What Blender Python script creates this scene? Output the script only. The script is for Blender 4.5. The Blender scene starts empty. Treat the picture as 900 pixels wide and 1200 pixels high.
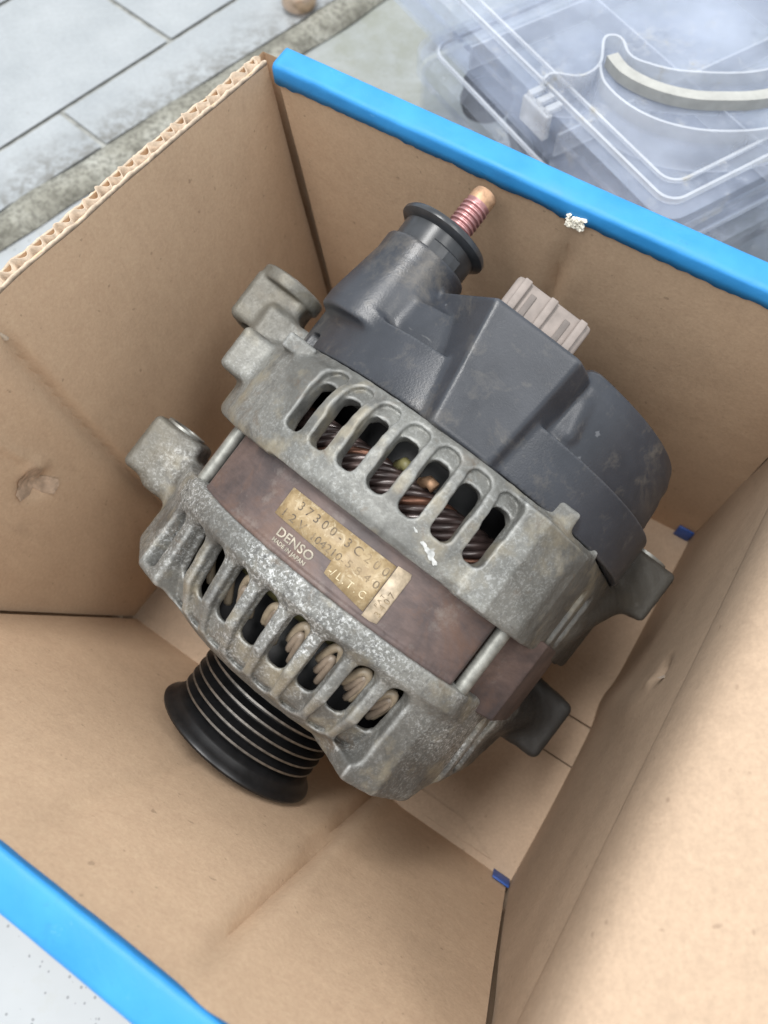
import bpy, bmesh, math, random
import numpy as np
from mathutils import Vector, Matrix, noise
random.seed(4)
R = math.radians
sc = bpy.context.scene
C = sc.collection

# ------------------------------------------------------------------ camera, light, exposure
cam_d = bpy.data.cameras.new('camera'); cam = bpy.data.objects.new('camera', cam_d); C.objects.link(cam)
PITCH = 24.3
cam.location = (0, 0, 0.3176); cam.rotation_euler = (R(PITCH), 0, 0)
cam_d.sensor_fit = 'VERTICAL'; cam_d.sensor_height = 36; cam_d.lens = 27.0
cam_d.clip_start = 0.01; cam_d.clip_end = 50
cam_d.dof.use_dof = True; cam_d.dof.focus_distance = 0.205; cam_d.dof.aperture_fstop = 16
sc.camera = cam
w = bpy.data.worlds.new('World'); sc.world = w; w.use_nodes = True
bg = w.node_tree.nodes['Background']; bg.inputs[0].default_value = (0.90, 0.96, 1.0, 1); bg.inputs[1].default_value = 0.95
def area(name, loc, target, sx, sy, power, col):
    d = bpy.data.lights.new(name, 'AREA'); d.shape = 'RECTANGLE'; d.size = sx; d.size_y = sy; d.energy = power; d.color = col
    o = bpy.data.objects.new(name, d); C.objects.link(o); o.location = loc
    o.rotation_euler = (Vector(target) - Vector(loc)).to_track_quat('-Z', 'Y').to_euler()
    return o
area('ceiling_and_fill_light', (-0.36, 0.34, 2.0), (0, 0.1, 0), 1.2, 0.35, 38, (1.0, 0.985, 0.96))
area('ceiling_and_fill_light', (1.0, -0.15, 2.1), (0, 0.1, 0.05), 1.4, 0.5, 16, (1.0, 0.985, 0.96))  # unseen fill lamp added on the right to lift the left panel
area('ceiling_and_fill_light', (-0.75, -0.95, 1.9), (0, 0.1, 0), 1.4, 0.5, 15, (1.0, 0.985, 0.96))  # unseen fill lamp added on the near side to brighten the back panel
sc.view_settings.view_transform = 'Standard'; sc.view_settings.look = 'None'
sc.view_settings.exposure = 0.04; sc.view_settings.gamma = 1.0

# ------------------------------------------------------------------ materials
class NT:
    def __init__(s, name):
        s.m = bpy.data.materials.new(name); s.m.use_nodes = True; s.t = s.m.node_tree
        s.b = s.t.nodes['Principled BSDF']; s.out = s.t.nodes['Material Output']
        s.tc = s.t.nodes.new('ShaderNodeTexCoord')
    def L(s, a, b): s.t.links.new(a, b)
    def noise(s, scale, detail=4, rough=.55, vec=None, dist=0.0):
        n = s.t.nodes.new('ShaderNodeTexNoise'); n.inputs['Scale'].default_value = scale
        n.inputs['Detail'].default_value = detail; n.inputs['Roughness'].default_value = rough; n.inputs['Distortion'].default_value = dist
        s.L(vec if vec is not None else s.tc.outputs['Object'], n.inputs['Vector']); return n.outputs['Fac']
    def mapping(s, scale=(1, 1, 1), rot=(0, 0, 0)):
        n = s.t.nodes.new('ShaderNodeMapping'); n.inputs['Scale'].default_value = scale; n.inputs['Rotation'].default_value = rot
        s.L(s.tc.outputs['Object'], n.inputs['Vector']); return n.outputs[0]
    def ramp(s, fac, stops, interp='LINEAR'):
        n = s.t.nodes.new('ShaderNodeValToRGB'); n.color_ramp.interpolation = interp; e = n.color_ramp.elements
        while len(e) < len(stops): e.new(0.5)
        for i, (p, c) in enumerate(stops):
            e[i].position = p; e[i].color = (c[0], c[1], c[2], 1) if not isinstance(c, (int, float)) else (c, c, c, 1)
        s.L(fac, n.inputs[0]); return n.outputs[0]
    def mix(s, fac, a, b, mode='MIX'):
        n = s.t.nodes.new('ShaderNodeMix'); n.data_type = 'RGBA'; n.blend_type = mode
        for v, k in ((fac, 0), (a, 6), (b, 7)):
            if isinstance(v, (int, float)): n.inputs[k].default_value = v
            elif isinstance(v, tuple): n.inputs[k].default_value = (v[0], v[1], v[2], 1)
            else: s.L(v, n.inputs[k])
        return n.outputs[2]
    def math(s, op, a, b=0.0):
        n = s.t.nodes.new('ShaderNodeMath'); n.operation = op
        for i, v in enumerate((a, b)):
            if isinstance(v, (int, float)): n.inputs[i].default_value = v
            else: s.L(v, n.inputs[i])
        return n.outputs[0]
    def xyz(s):
        n = s.t.nodes.new('ShaderNodeSeparateXYZ'); s.L(s.tc.outputs['Object'], n.inputs[0]); return n.outputs
    def bump(s, h, strength, dist, prev=None):
        n = s.t.nodes.new('ShaderNodeBump'); n.inputs['Strength'].default_value = strength; n.inputs['Distance'].default_value = dist
        s.L(h, n.inputs['Height'])
        if prev is not None: s.L(prev, n.inputs['Normal'])
        s.L(n.outputs[0], s.b.inputs['Normal']); return n.outputs[0]
    def set(s, **k):
        for n, v in k.items():
            i = s.b.inputs[n.replace('_', ' ')]
            if isinstance(v, (int, float)): i.default_value = v
            elif isinstance(v, tuple): i.default_value = (v[0], v[1], v[2], 1)
            else: s.L(v, i)
        return s

def simple(name, col, rough=.5, metal=0.0, var=.15, scale=300, bump=0.0, **k):
    n = NT(name); f = n.noise(scale, 5)
    c2 = tuple(x * (1 - var) for x in col); c3 = tuple(min(1, x * (1 + var)) for x in col)
    n.set(Base_Color=n.ramp(f, [(.3, c2), (.7, c3)]), Roughness=rough, Metallic=metal, **k)
    if bump: n.bump(f, .5, bump)
    return n.m

def cardboard(name, base=(.565, .402, .272)):
    n = NT(name)
    big = n.noise(14, 3, .5); fine = n.noise(900, 6, .7)
    fib = n.noise(260, 5, .65, n.mapping((1, 1, .35)))
    c = n.ramp(big, [(.25, tuple(x * .93 for x in base)), (.75, tuple(x * 1.05 for x in base))])
    c = n.mix(.4, c, n.ramp(fine, [(.3, (.37, .37, .37)), (.7, (.63, .63, .63))]), 'OVERLAY')
    c = n.mix(.22, c, n.ramp(fib, [(.3, (.4, .4, .4)), (.7, (.6, .6, .6))]), 'OVERLAY')
    spot = n.noise(420, 2, .4); c = n.mix(n.ramp(spot, [(.715, 0.0), (.77, .35)]), c, (.14, .09, .06))
    st = n.noise(55, 4, .6, n.mapping((1, 1, .5))); c = n.mix(n.ramp(st, [(.66, 0.0), (.82, .2)]), c, (.2, .14, .1))
    n.set(Base_Color=c, Roughness=.82, Specular_IOR_Level=.25)
    b1 = n.bump(fine, .25, .0004); n.bump(n.noise(70, 3), .3, .0012, b1)
    return n.m
M = {}
M['card'] = cardboard('cardboard')
M['card_dimmed'] = cardboard('cardboard_dimmed', (.41, .302, .216))  # darker copy of the cardboard, dimmed in colour for flap glare and right-panel shade
M['card_edge'] = simple('cardboard_cut_edge', (.50, .40, .305), .9, 0, .25, 600, .0003)
def tape():
    n = NT('blue_tape'); f = n.noise(90, 4); g = n.noise(1200, 3)
    c = n.ramp(f, [(.3, (.024, .225, .54)), (.7, (.034, .265, .61))]); sc_ = n.noise(210, 6, .8, n.mapping((1, 1, 1), (0, .3, 1)), .4)
    c = n.mix(n.ramp(sc_, [(.64, 0.0), (.72, .45)]), c, (.16, .40, .66)); dk = n.noise(120, 5, .75); c = n.mix(n.ramp(dk, [(.62, 0.0), (.74, .35)]), c, (.02, .12, .30))
    n.set(Base_Color=c, Roughness=n.ramp(f, [(.3, .46), (.7, .6)]), Specular_IOR_Level=.4)
    n.bump(n.noise(90, 4, .6, None, .5), .35, .0007, n.bump(g, .1, .0002)); return n.m
M['tape'] = tape()
M['tape_dark'] = simple('blue_tape_scrap', (.03, .09, .34), .5)

def cast():
    n = NT('cast_aluminium')
    a = n.noise(38, 6, .62); b = n.noise(650, 5, .7); d = n.noise(1300, 3, .6); e = n.noise(75, 6, .7, None, .8); reg = n.noise(32, 3, .5, n.mapping((1, 1, 1.1), (.4, 0, .3)))
    c = n.ramp(a, [(.28, (.085, .085, .078)), (.48, (.17, .17, .158)), (.72, (.265, .265, .245))])
    x = n.xyz(); fr = n.ramp(n.math('ADD', n.math('MULTIPLY', x[1], 12.0), .5), [(.45, 1.0), (.58, .28)])   # the drive end is the more corroded casting
    b2 = n.noise(1150, 4, .72, None, .5)
    fleck = n.math('MULTIPLY', n.math('MULTIPLY', n.ramp(b2, [(.50, 0.0), (.60, .95)]), n.ramp(reg, [(.38, .15), (.60, 1.0)])), fr)
    c = n.mix(fleck, c, (.56, .57, .57))
    pit = n.math('MULTIPLY', n.math('MULTIPLY', n.ramp(b, [(.37, .9), (.45, 0.0)]), n.ramp(reg, [(.38, .2), (.58, 1.0)])), fr)
    c = n.mix(pit, c, (.065, .065, .066))
    c = n.mix(n.ramp(d, [(.40, .25), (.50, 0.0)]), c, (.16, .16, .15))
    c = n.mix(n.ramp(e, [(.50, 0.0), (.66, .8)]), c, (.075, .073, .068))
    bigs = n.noise(19, 5, .65, n.mapping((1, 1.6, 1), (.3, .2, .9)), .7); c = n.mix(n.ramp(bigs, [(.47, 0.0), (.66, .8)]), c, (.085, .083, .077))
    yel = n.noise(70, 4, .6); c = n.mix(n.ramp(yel, [(.53, 0.0), (.68, .6)]), c, (.27, .235, .165)); ru = n.noise(95, 6, .75, n.mapping((1, 1, 1), (1, .5, .2)), .6); c = n.mix(n.ramp(ru, [(.57, 0.0), (.70, .55)]), c, (.12, .085, .055))
    geo = n.t.nodes.new('ShaderNodeNewGeometry')
    edge = n.ramp(geo.outputs['Pointiness'], [(.515, 0.0), (.57, .5)])
    c = n.mix(edge, c, (.42, .425, .42))
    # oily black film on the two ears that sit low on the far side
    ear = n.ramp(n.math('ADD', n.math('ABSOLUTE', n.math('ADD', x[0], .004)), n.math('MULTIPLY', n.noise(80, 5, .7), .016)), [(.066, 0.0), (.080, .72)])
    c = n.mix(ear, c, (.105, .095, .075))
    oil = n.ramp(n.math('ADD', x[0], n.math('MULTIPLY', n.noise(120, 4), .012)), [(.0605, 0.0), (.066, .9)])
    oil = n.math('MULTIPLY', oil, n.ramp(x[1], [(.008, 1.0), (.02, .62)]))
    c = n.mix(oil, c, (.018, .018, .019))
    n.set(Base_Color=c, Metallic=.28, Roughness=n.ramp(b, [(.3, .62), (.7, .42)]), Specular_IOR_Level=.5)
    b1 = n.bump(d, .3, .0002); n.bump(n.noise(420, 5, .7), .4, .0004, b1)
    return n.m
M['cast'] = cast()
def stator_m():
    n = NT('oxidised_lamination'); a = n.noise(60, 5, .6, None, .4); b = n.noise(700, 4, .7, n.mapping((.35, 1, .35)))
    c = n.ramp(a, [(.3, (.050, .042, .044)), (.52, (.105, .076, .070)), (.74, (.150, .105, .090))])
    c = n.mix(.35, c, n.ramp(b, [(.3, (.3, .3, .3)), (.7, (.7, .7, .7))]), 'OVERLAY')
    rs = n.noise(48, 6, .7, None, .8); c = n.mix(n.ramp(rs, [(.52, 0.0), (.68, .55)]), c, (.13, .072, .048)); du = n.noise(140, 5, .7); c = n.mix(n.ramp(du, [(.58, 0.0), (.75, .4)]), c, (.24, .22, .20))
    n.set(Base_Color=c, Roughness=.55, Metallic=.15); n.bump(b, .25, .0003); return n.m
M['stator'] = stator_m()
def plastic():
    n = NT('charcoal_plastic'); a = n.noise(60, 5, .6); b = n.noise(1800, 3, .6); d = n.noise(160, 6, .7, None, .5)
    c = n.ramp(a, [(.3, (.021, .0235, .030)), (.7, (.034, .0375, .047))])
    c = n.mix(n.ramp(d, [(.56, 0.0), (.74, .30)]), c, (.15, .135, .115)); br = n.noise(42, 6, .75, n.mapping((1, 1, 1), (.3, 1, 0)), .5); c = n.mix(n.ramp(br, [(.52, 0.0), (.70, .5)]), c, (.15, .13, .105)); gp = n.t.nodes.new('ShaderNodeNewGeometry'); c = n.mix(n.ramp(gp.outputs['Pointiness'], [(.52, 0.0), (.58, .35)]), c, (.20, .205, .22))  # dust, then convex edges lightened in the colour as edge highlights
    s = n.noise(240, 3, .5, n.mapping((.25, 2.2, 1), (0, 0, .7))); c = n.mix(n.ramp(s, [(.73, 0.0), (.79, .22)]), c, (.26, .26, .25))
    n.set(Base_Color=c, Roughness=n.ramp(a, [(.3, .29), (.7, .44)]), Specular_IOR_Level=.55)
    n.bump(b, .28, .0002); return n.m
M['plastic'] = plastic()
M['cap'] = simple('black_cap_plastic', (.030, .032, .036), .3, 0, .3, 200, .0001)
M['pulley'] = simple('black_pulley_paint', (.013, .013, .014), .36, .3, .3, 300)
M['wear'] = simple('worn_groove_steel', (.21, .205, .195), .42, .9, .35, 500)
M['steel'] = simple('dull_steel', (.30, .30, .28), .45, .6, .3, 500, .0002)
M['bolt'] = simple('zinc_through_bolt', (.24, .24, .22), .5, .5, .3, 400, .0002)
M['stud'] = simple('pinkish_copper_stud', (.40, .215, .215), .42, .65, .2, 400)
M['stud_tip'] = simple('brassy_stud_tip', (.44, .27, .165), .55, .5, .3, 500)
M['plug'] = simple('dusty_pink_connector', (.225, .19, .172), .6, 0, .18, 260, .0002)
M['plug_dark'] = simple('connector_slot', (.14, .12, .11), .7)
M['wire'] = simple('varnished_copper_wire', (.060, .040, .037), .34, .3, .35, 300, Coat_Weight=.3)
M['wire_bright'] = simple('bare_copper_wire', (.15, .072, .048), .36, .7, .6, 120)
M['coil'] = simple('cream_enamel_coil', (.235, .19, .135), .42, 0, .3, 240)
M['coil2'] = simple('pinkish_enamel_coil', (.19, .15, .115), .42, 0, .3, 240)
M['dark'] = simple('rotor_black', (.012, .012, .013), .45)  # near-black rotor, blocks the view through the slots
M['olive'] = simple('olive_insulator', (.16, .145, .06), .5)
def label_m():
    n = NT('yellowed_label_foil'); a = n.noise(130, 6, .7, None, .7); b = n.noise(900, 4, .7)
    c = n.ramp(a, [(.28, (.20, .14, .07)), (.5, (.32, .235, .13)), (.72, (.43, .345, .22))])
    c = n.mix(n.ramp(b, [(.40, .6), (.50, 0.0)]), c, (.24, .165, .085)); k = n.noise(260, 5, .75, None, 1.2); c = n.mix(n.ramp(k, [(.54, 0.0), (.66, .7)]), c, (.54, .46, .32))
    n.set(Base_Color=c, Roughness=.5); n.bump(a, .3, .0004); return n.m
M['label'] = label_m()
M['label_pale'] = simple('pale_label_end', (.42, .34, .245), .5, 0, .4, 420)
def ink():
    n = NT('faded_black_ink'); f = n.noise(330, 5, .75, None, .6); g_ = n.noise(90, 3)
    c = n.ramp(f, [(.46, (.06, .046, .034)), (.66, (.25, .18, .10))]); n.set(Base_Color=n.mix(n.ramp(g_, [(.42, .0), (.66, .6)]), c, (.34, .25, .14)), Roughness=.7); return n.m
M['ink'] = ink()
M['ink_pale'] = simple('pale_label_print', (.52, .44, .29), .6, 0, .3, 700)
M['cream_print'] = simple('cream_print', (.27, .24, .19), .6, 0, .5, 500)
M['whitepaint'] = simple('white_paint_dab', (.38, .385, .375), .7, 0, .4, 600)
M['shred'] = simple('torn_white_paper', (.80, .76, .66), .9, 0, .2, 700)
def tile_m():
    n = NT('pale_glazed_tile'); a = n.noise(26, 5, .6); b = n.noise(420, 5, .7)
    c = n.ramp(a, [(.3, (.285, .305, .322)), (.7, (.345, .365, .382))])
    c = n.mix(.5, c, n.ramp(b, [(.3, (.42, .42, .42)), (.7, (.58, .58, .58))]), 'OVERLAY')
    sp = n.noise(240, 3, .5); c = n.mix(n.ramp(sp, [(.68, 0.0), (.76, .45)]), c, (.20, .18, .15))
    # grime gathered along the kerb line (a band of its own on the tile)
    x = n.xyz(); d = n.math('ADD', n.math('MULTIPLY', x[0], .705), n.math('MULTIPLY', x[1], -.709))
    d = n.math('ADD', d, n.math('MULTIPLY', n.noise(34, 6, .7), .05))
    g = n.ramp(n.math('ADD', d, .42), [(.034, 0.0), (.066, .8)])
    br = n.noise(150, 5, .75); c = n.mix(n.math('MULTIPLY', g, n.ramp(br, [(.38, 0.0), (.6, 1.0)])), c, (.105, .097, .08))
    n.set(Base_Color=c, Roughness=.38); n.bump(b, .15, .0005); return n.m
M['tile'] = tile_m()
def cement():
    n = NT('grimy_cement'); a = n.noise(40, 6, .7); b = n.noise(330, 6, .75)
    c = n.ramp(a, [(.28, (.10, .095, .075)), (.5, (.27, .265, .225)), (.72, (.40, .40, .36))])
    c = n.mix(n.ramp(b, [(.42, .7), (.54, 0.0)]), c, (.09, .085, .07))
    n.set(Base_Color=c, Roughness=.85); n.bump(b, .6, .002); return n.m
M['cement'] = cement()
M['grout'] = simple('grey_grout', (.27, .275, .262), .9, 0, .4, 120)
def terrazzo():
    n = NT('speckled_terrazzo'); a = n.noise(18, 4); v = n.t.nodes.new('ShaderNodeTexVoronoi'); v.inputs['Scale'].default_value = 620
    n.L(n.tc.outputs['Object'], v.inputs['Vector'])
    c = n.ramp(a, [(.3, (.32, .34, .355)), (.7, (.37, .39, .41))])
    pick = n.ramp(v.outputs['Color'], [(.80, 0.0), (.82, 1.0)], 'CONSTANT'); near = n.ramp(v.outputs['Distance'], [(.25, .8), (.45, 0.0)])
    c = n.mix(n.math('MULTIPLY', pick, near), c, (.16, .17, .18))
    gr = n.noise(30, 5, .7); c = n.mix(n.ramp(gr, [(.56, 0.0), (.75, .45)]), c, (.30, .295, .25))
    x = n.xyz(); d = n.math('ADD', n.math('MULTIPLY', x[0], .9), n.math('MULTIPLY', x[1], .45)); d = n.math('ADD', d, n.math('MULTIPLY', n.noise(22, 6, .7), .10))
    st = n.noise(70, 6, .75); c = n.mix(n.math('MULTIPLY', n.ramp(d, [(.17, 0.0), (.23, .8)]), n.ramp(st, [(.3, .4), (.6, 1.0)])), c, (.215, .225, .185))
    n.set(Base_Color=c, Roughness=.45); return n.m
M['terrazzo'] = terrazzo()
def frosted(name, col, trans, rough):
    n = NT(name); t = n.t.nodes.new('ShaderNodeBsdfTransparent'); mx = n.t.nodes.new('ShaderNodeMixShader')
    t.inputs[0].default_value = (.97, .98, 1, 1)
    a = n.noise(40, 5, .65); sp = n.noise(330, 3, .6)
    c = n.ramp(a, [(.3, tuple(x * .85 for x in col)), (.7, col)])
    dust = n.noise(60, 6, .8); dr = n.ramp(dust, [(.56, 0.0), (.70, .8)]); c = n.mix(dr, c, (.36, .32, .22))
    n.set(Base_Color=c, Roughness=rough, Specular_IOR_Level=.6)
    f = n.ramp(n.noise(24, 4), [(.3, max(0, trans - .1)), (.7, min(1, trans + .1))])
    f = n.math('MULTIPLY', f, n.math('SUBTRACT', 1.0, n.math('MULTIPLY', dr, .55)))
    n.L(f, mx.inputs[0]); n.L(n.b.outputs[0], mx.inputs[1]); n.L(t.outputs[0], mx.inputs[2]); n.L(mx.outputs[0], n.out.inputs[0])
    n.bump(a, .2, .001)
    return n.m
M['frost'] = frosted('frosted_polypropylene', (.60, .66, .79), .85, .10)
M['frost2'] = frosted('cloudy_polypropylene', (.62, .67, .78), .93, .14)
M['frostedge'] = frosted('milky_plastic_rib', (.74, .77, .82), .58, .15)
M['handle'] = simple('grey_handle_plastic', (.36, .36, .34), .4, 0, .12, 200)
M['blackpart'] = simple('black_rubber', (.018, .018, .02), .4)
M['bluepart'] = simple('slate_blue_sponge', (.13, .18, .32), .8, 0, .4, 120)
M['bronze'] = simple('bronze_ring_metal', (.60, .45, .34), .28, .85, .25, 200)

# ------------------------------------------------------------------ mesh helpers
def tag(o, label=None, cat=None, group=None, kind=None):
    for k, v in (('label', label), ('category', cat), ('group', group), ('kind', kind)):
        if v: o[k] = v
    return o
def link(name, me, mat, parent=None, smooth=True):
    o = bpy.data.objects.new(name, me); C.objects.link(o)
    if parent is not None: o.parent = parent
    if mat is not None: me.materials.append(mat)
    if smooth: me.polygons.foreach_set('use_smooth', [True] * len(me.polygons)); me.update()
    return o
def sharp(o, ang=35):
    me = o.data; bm = bmesh.new(); bm.from_mesh(me)
    for e in bm.edges:
        if len(e.link_faces) == 2 and e.calc_face_angle(0) > R(ang): e.smooth = False
    bm.to_mesh(me); bm.free(); return o
def pydata(name, v, f, mat, parent=None, smooth=True):
    me = bpy.data.meshes.new(name); me.from_pydata([tuple(p) for p in v], [], f); me.update()
    return link(name, me, mat, parent, smooth)
def from_bm(name, bm, mat, parent=None, smooth=True):
    bmesh.ops.recalc_face_normals(bm, faces=bm.faces)
    me = bpy.data.meshes.new(name); bm.to_mesh(me); bm.free(); return link(name, me, mat, parent, smooth)
def empty(name, mat=None, loc=None):
    o = bpy.data.objects.new(name, None); C.objects.link(o); o.empty_display_size = .02
    if mat is not None: o.matrix_world = mat
    if loc is not None: o.location = loc
    return o
MM = .001
def tube_bm(bm, pts, r, n=8, cap=True):
    pts = [Vector(p) for p in pts]; rings = []
    prev = None
    for i, p in enumerate(pts):
        t = (pts[min(i + 1, len(pts) - 1)] - pts[max(i - 1, 0)]).normalized()
        if prev is None:
            a = t.orthogonal().normalized()
        else:
            a = (prev - t * prev.dot(t)).normalized()
        prev = a; b = t.cross(a)
        rr = r[i] if isinstance(r, (list, tuple)) else r
        rings.append([bm.verts.new(p + (a * math.cos(2 * math.pi * k / n) + b * math.sin(2 * math.pi * k / n)) * rr) for k in range(n)])
    for i in range(len(rings) - 1):
        for k in range(n):
            bm.faces.new((rings[i][k], rings[i][(k + 1) % n], rings[i + 1][(k + 1) % n], rings[i + 1][k]))
    if cap:
        bm.faces.new(rings[0][::-1]); bm.faces.new(rings[-1])
def tube(name, pts, r, mat, parent=None, n=8):
    bm = bmesh.new(); tube_bm(bm, pts, r, n); return from_bm(name, bm, mat, parent)
def lathe(name, prof, center, axis, mat, parent=None, n=64, mats=None, closed=False):
    """prof = list of (radius, height) in metres about axis through center"""
    ax = Vector(axis).normalized(); a = ax.orthogonal().normalized(); b = ax.cross(a); c = Vector(center)
    v = []; f = []
    for (r, h) in prof:
        for k in range(n):
            t = 2 * math.pi * k / n; v.append(c + ax * h + (a * math.cos(t) + b * math.sin(t)) * r)
    m = len(prof); seg = m if closed else m - 1
    for i in range(seg):
        j = (i + 1) % m
        for k in range(n): f.append((i * n + k, i * n + (k + 1) % n, j * n + (k + 1) % n, j * n + k))
    o = pydata(name, v, f, mat, parent)
    if mats:
        for mm in mats[0]: o.data.materials.append(mm)
        idx = []
        for i in range(seg): idx += [mats[1](i)] * n
        o.data.polygons.foreach_set('material_index', idx)
    bm = bmesh.new(); bm.from_mesh(o.data); bmesh.ops.recalc_face_normals(bm, faces=bm.faces); bm.to_mesh(o.data); bm.free()
    return sharp(o, 40)
def rbox(name, size, mat, parent=None, bev=.001, mtx=None, segs=2):
    bm = bmesh.new(); bmesh.ops.create_cube(bm, size=1); bmesh.ops.scale(bm, vec=size, verts=bm.verts)
    if bev: bmesh.ops.bevel(bm, geom=list(bm.edges), offset=bev, segments=segs, profile=.5, affect='EDGES')
    if mtx is not None: bm.transform(mtx)
    return from_bm(name, bm, mat, parent)
def prism(name, poly, z0, z1, mat, parent=None, bev=.0006, mtx=None):
    bm = bmesh.new(); vs = [bm.verts.new((x, y, z0)) for x, y in poly]; f = bm.faces.new(vs)
    r = bmesh.ops.extrude_face_region(bm, geom=[f]); bmesh.ops.translate(bm, vec=(0, 0, z1 - z0), verts=[g for g in r['geom'] if isinstance(g, bmesh.types.BMVert)])
    if bev: bmesh.ops.bevel(bm, geom=list(bm.edges), offset=bev, segments=2, profile=.5, affect='EDGES')
    if mtx is not None: bm.transform(mtx)
    return from_bm(name, bm, mat, parent)

# ------------------------------------------------------------------ signed-distance modelling (castings, mouldings)
F = np.float32
def smin(a, b, k):
    h = np.maximum(k - np.abs(a - b), 0) / k; return np.minimum(a, b) - h * h * k * F(.25)
def smax(a, b, k): return -smin(-a, -b, k)
def sd_poly(px, py, pts):
    d = np.full(px.shape, 1e9, F); s = np.ones(px.shape, bool); n = len(pts); j = n - 1
    inside = np.zeros(px.shape, bool)
    for i in range(n):
        ex, ey = pts[j][0] - pts[i][0], pts[j][1] - pts[i][1]
        wx, wy = px - F(pts[i][0]), py - F(pts[i][1])
        t = np.clip((wx * F(ex) + wy * F(ey)) / F(ex * ex + ey * ey), 0, 1)
        bx, by = wx - t * F(ex), wy - t * F(ey); d = np.minimum(d, bx * bx + by * by)
        c = ((pts[i][1] > py) != (pts[j][1] > py))
        with np.errstate(divide='ignore', invalid='ignore'):
            c &= (px < (F(ex) * (py - F(pts[i][1])) / F(ey if ey != 0 else 1e-9) + F(pts[i][0])))
        inside ^= c; j = i
    d = np.sqrt(d); return np.where(inside, -d, d)
def sd_ext(d2, y, y0, y1, rnd=0.0):
    h = np.abs(y - F((y0 + y1) / 2)) - F((y1 - y0) / 2) + F(rnd); d2 = d2 + F(rnd)
    return np.minimum(np.maximum(d2, h), 0) + np.sqrt(np.maximum(d2, 0) ** 2 + np.maximum(h, 0) ** 2) - F(rnd)
def sd_box2(x, y, hx, hy, r):
    qx = np.abs(x) - F(hx - r); qy = np.abs(y) - F(hy - r)
    return np.minimum(np.maximum(qx, qy), 0) + np.sqrt(np.maximum(qx, 0) ** 2 + np.maximum(qy, 0) ** 2) - F(r)
def sd_box(U, V, W, c, h, r):
    q = [np.abs(a - F(cc)) - F(hh - r) for a, cc, hh in zip((U, V, W), c, h)]
    return np.minimum(np.maximum(np.maximum(q[0], q[1]), q[2]), 0) + np.sqrt(sum(np.maximum(x, 0) ** 2 for x in q)) - F(r)
def sd_cap(U, V, W, a, b, r):
    a = np.array(a, F); b = np.array(b, F); d = b - a; L2 = float(d @ d)
    t = np.clip(((U - a[0]) * d[0] + (V - a[1]) * d[1] + (W - a[2]) * d[2]) / F(L2), 0, 1)
    return np.sqrt((U - a[0] - t * d[0]) ** 2 + (V - a[1] - t * d[1]) ** 2 + (W - a[2] - t * d[2]) ** 2) - F(r)
def sd_cylv(U, V, W, u, w_, r, v0, v1, rnd=1.0):
    return sd_ext(np.sqrt((U - F(u)) ** 2 + (W - F(w_)) ** 2) - F(r), V, v0, v1, rnd)
def nets(name, fn, lo, hi, h, mat, parent):
    ax = [np.arange(lo[i], hi[i] + h, h, dtype=F) for i in range(3)]
    U, V, W = np.meshgrid(*ax, indexing='ij'); S = fn(U, V, W); del U, V, W
    S[0] = S[-1] = 1; S[:, 0] = S[:, -1] = 1; S[:, :, 0] = S[:, :, -1] = 1
    I = S < 0; n = S.shape
    cnt = np.zeros((n[0] - 1, n[1] - 1, n[2] - 1), np.uint8)
    offs = [(a, b, c) for a in (0, 1) for b in (0, 1) for c in (0, 1)]
    for a, b, c in offs: cnt += I[a:n[0] - 1 + a, b:n[1] - 1 + b, c:n[2] - 1 + c]
    act = (cnt > 0) & (cnt < 8); idx = np.argwhere(act)
    vid = np.full(act.shape, -1, np.int32); vid[act] = np.arange(len(idx))
    cv = np.stack([S[idx[:, 0] + a, idx[:, 1] + b, idx[:, 2] + c] for a, b, c in offs], 1)
    acc = np.zeros((len(idx), 3)); num = np.zeros(len(idx))
    for i, p in enumerate(offs):
        for j, q in enumerate(offs):
            if j <= i or sum(abs(x - y) for x, y in zip(p, q)) != 1: continue
            m = (cv[:, i] < 0) != (cv[:, j] < 0)
            t = np.where(m, cv[:, i] / np.where(m, cv[:, i] - cv[:, j], 1), 0)
            pt = np.array(p)[None] + t[:, None] * (np.array(q) - np.array(p))[None]
            acc += pt * m[:, None]; num += m
    vert = (acc / num[:, None] + idx) * h + np.array(lo)[None]
    faces = []
    for d in range(3):
        e1, e2 = (d + 1) % 3, (d + 2) % 3
        sl = [slice(None)] * 3; sl2 = [slice(None)] * 3; sl[d] = slice(0, n[d] - 1); sl2[d] = slice(1, n[d])
        x = I[tuple(sl)] != I[tuple(sl2)]; e = np.argwhere(x)
        e = e[(e[:, e1] > 0) & (e[:, e2] > 0) & (e[:, e1] < n[e1] - 1) & (e[:, e2] < n[e2] - 1)]
        s = I[tuple(sl)][tuple(e.T)]
        def at(o1, o2):
            q = e.copy(); q[:, e1] += o1; q[:, e2] += o2; return vid[tuple(q.T)]
        q = np.stack([at(-1, -1), at(0, -1), at(0, 0), at(-1, 0)], 1)
        q[~s] = q[~s][:, ::-1]; faces.append(q)
    faces = np.concatenate(faces); vert = (vert * MM).astype(F)
    me = bpy.data.meshes.new(name); me.vertices.add(len(vert)); me.vertices.foreach_set('co', vert.ravel())
    me.loops.add(faces.size); me.loops.foreach_set('vertex_index', faces.ravel().astype(np.int32))
    me.polygons.add(len(faces)); me.polygons.foreach_set('loop_start', np.arange(0, faces.size, 4, dtype=np.int32))
    me.polygons.foreach_set('loop_total', np.full(len(faces), 4, np.int32)); me.update(calc_edges=True); me.validate()
    return link(name, me, mat, parent)

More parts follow.
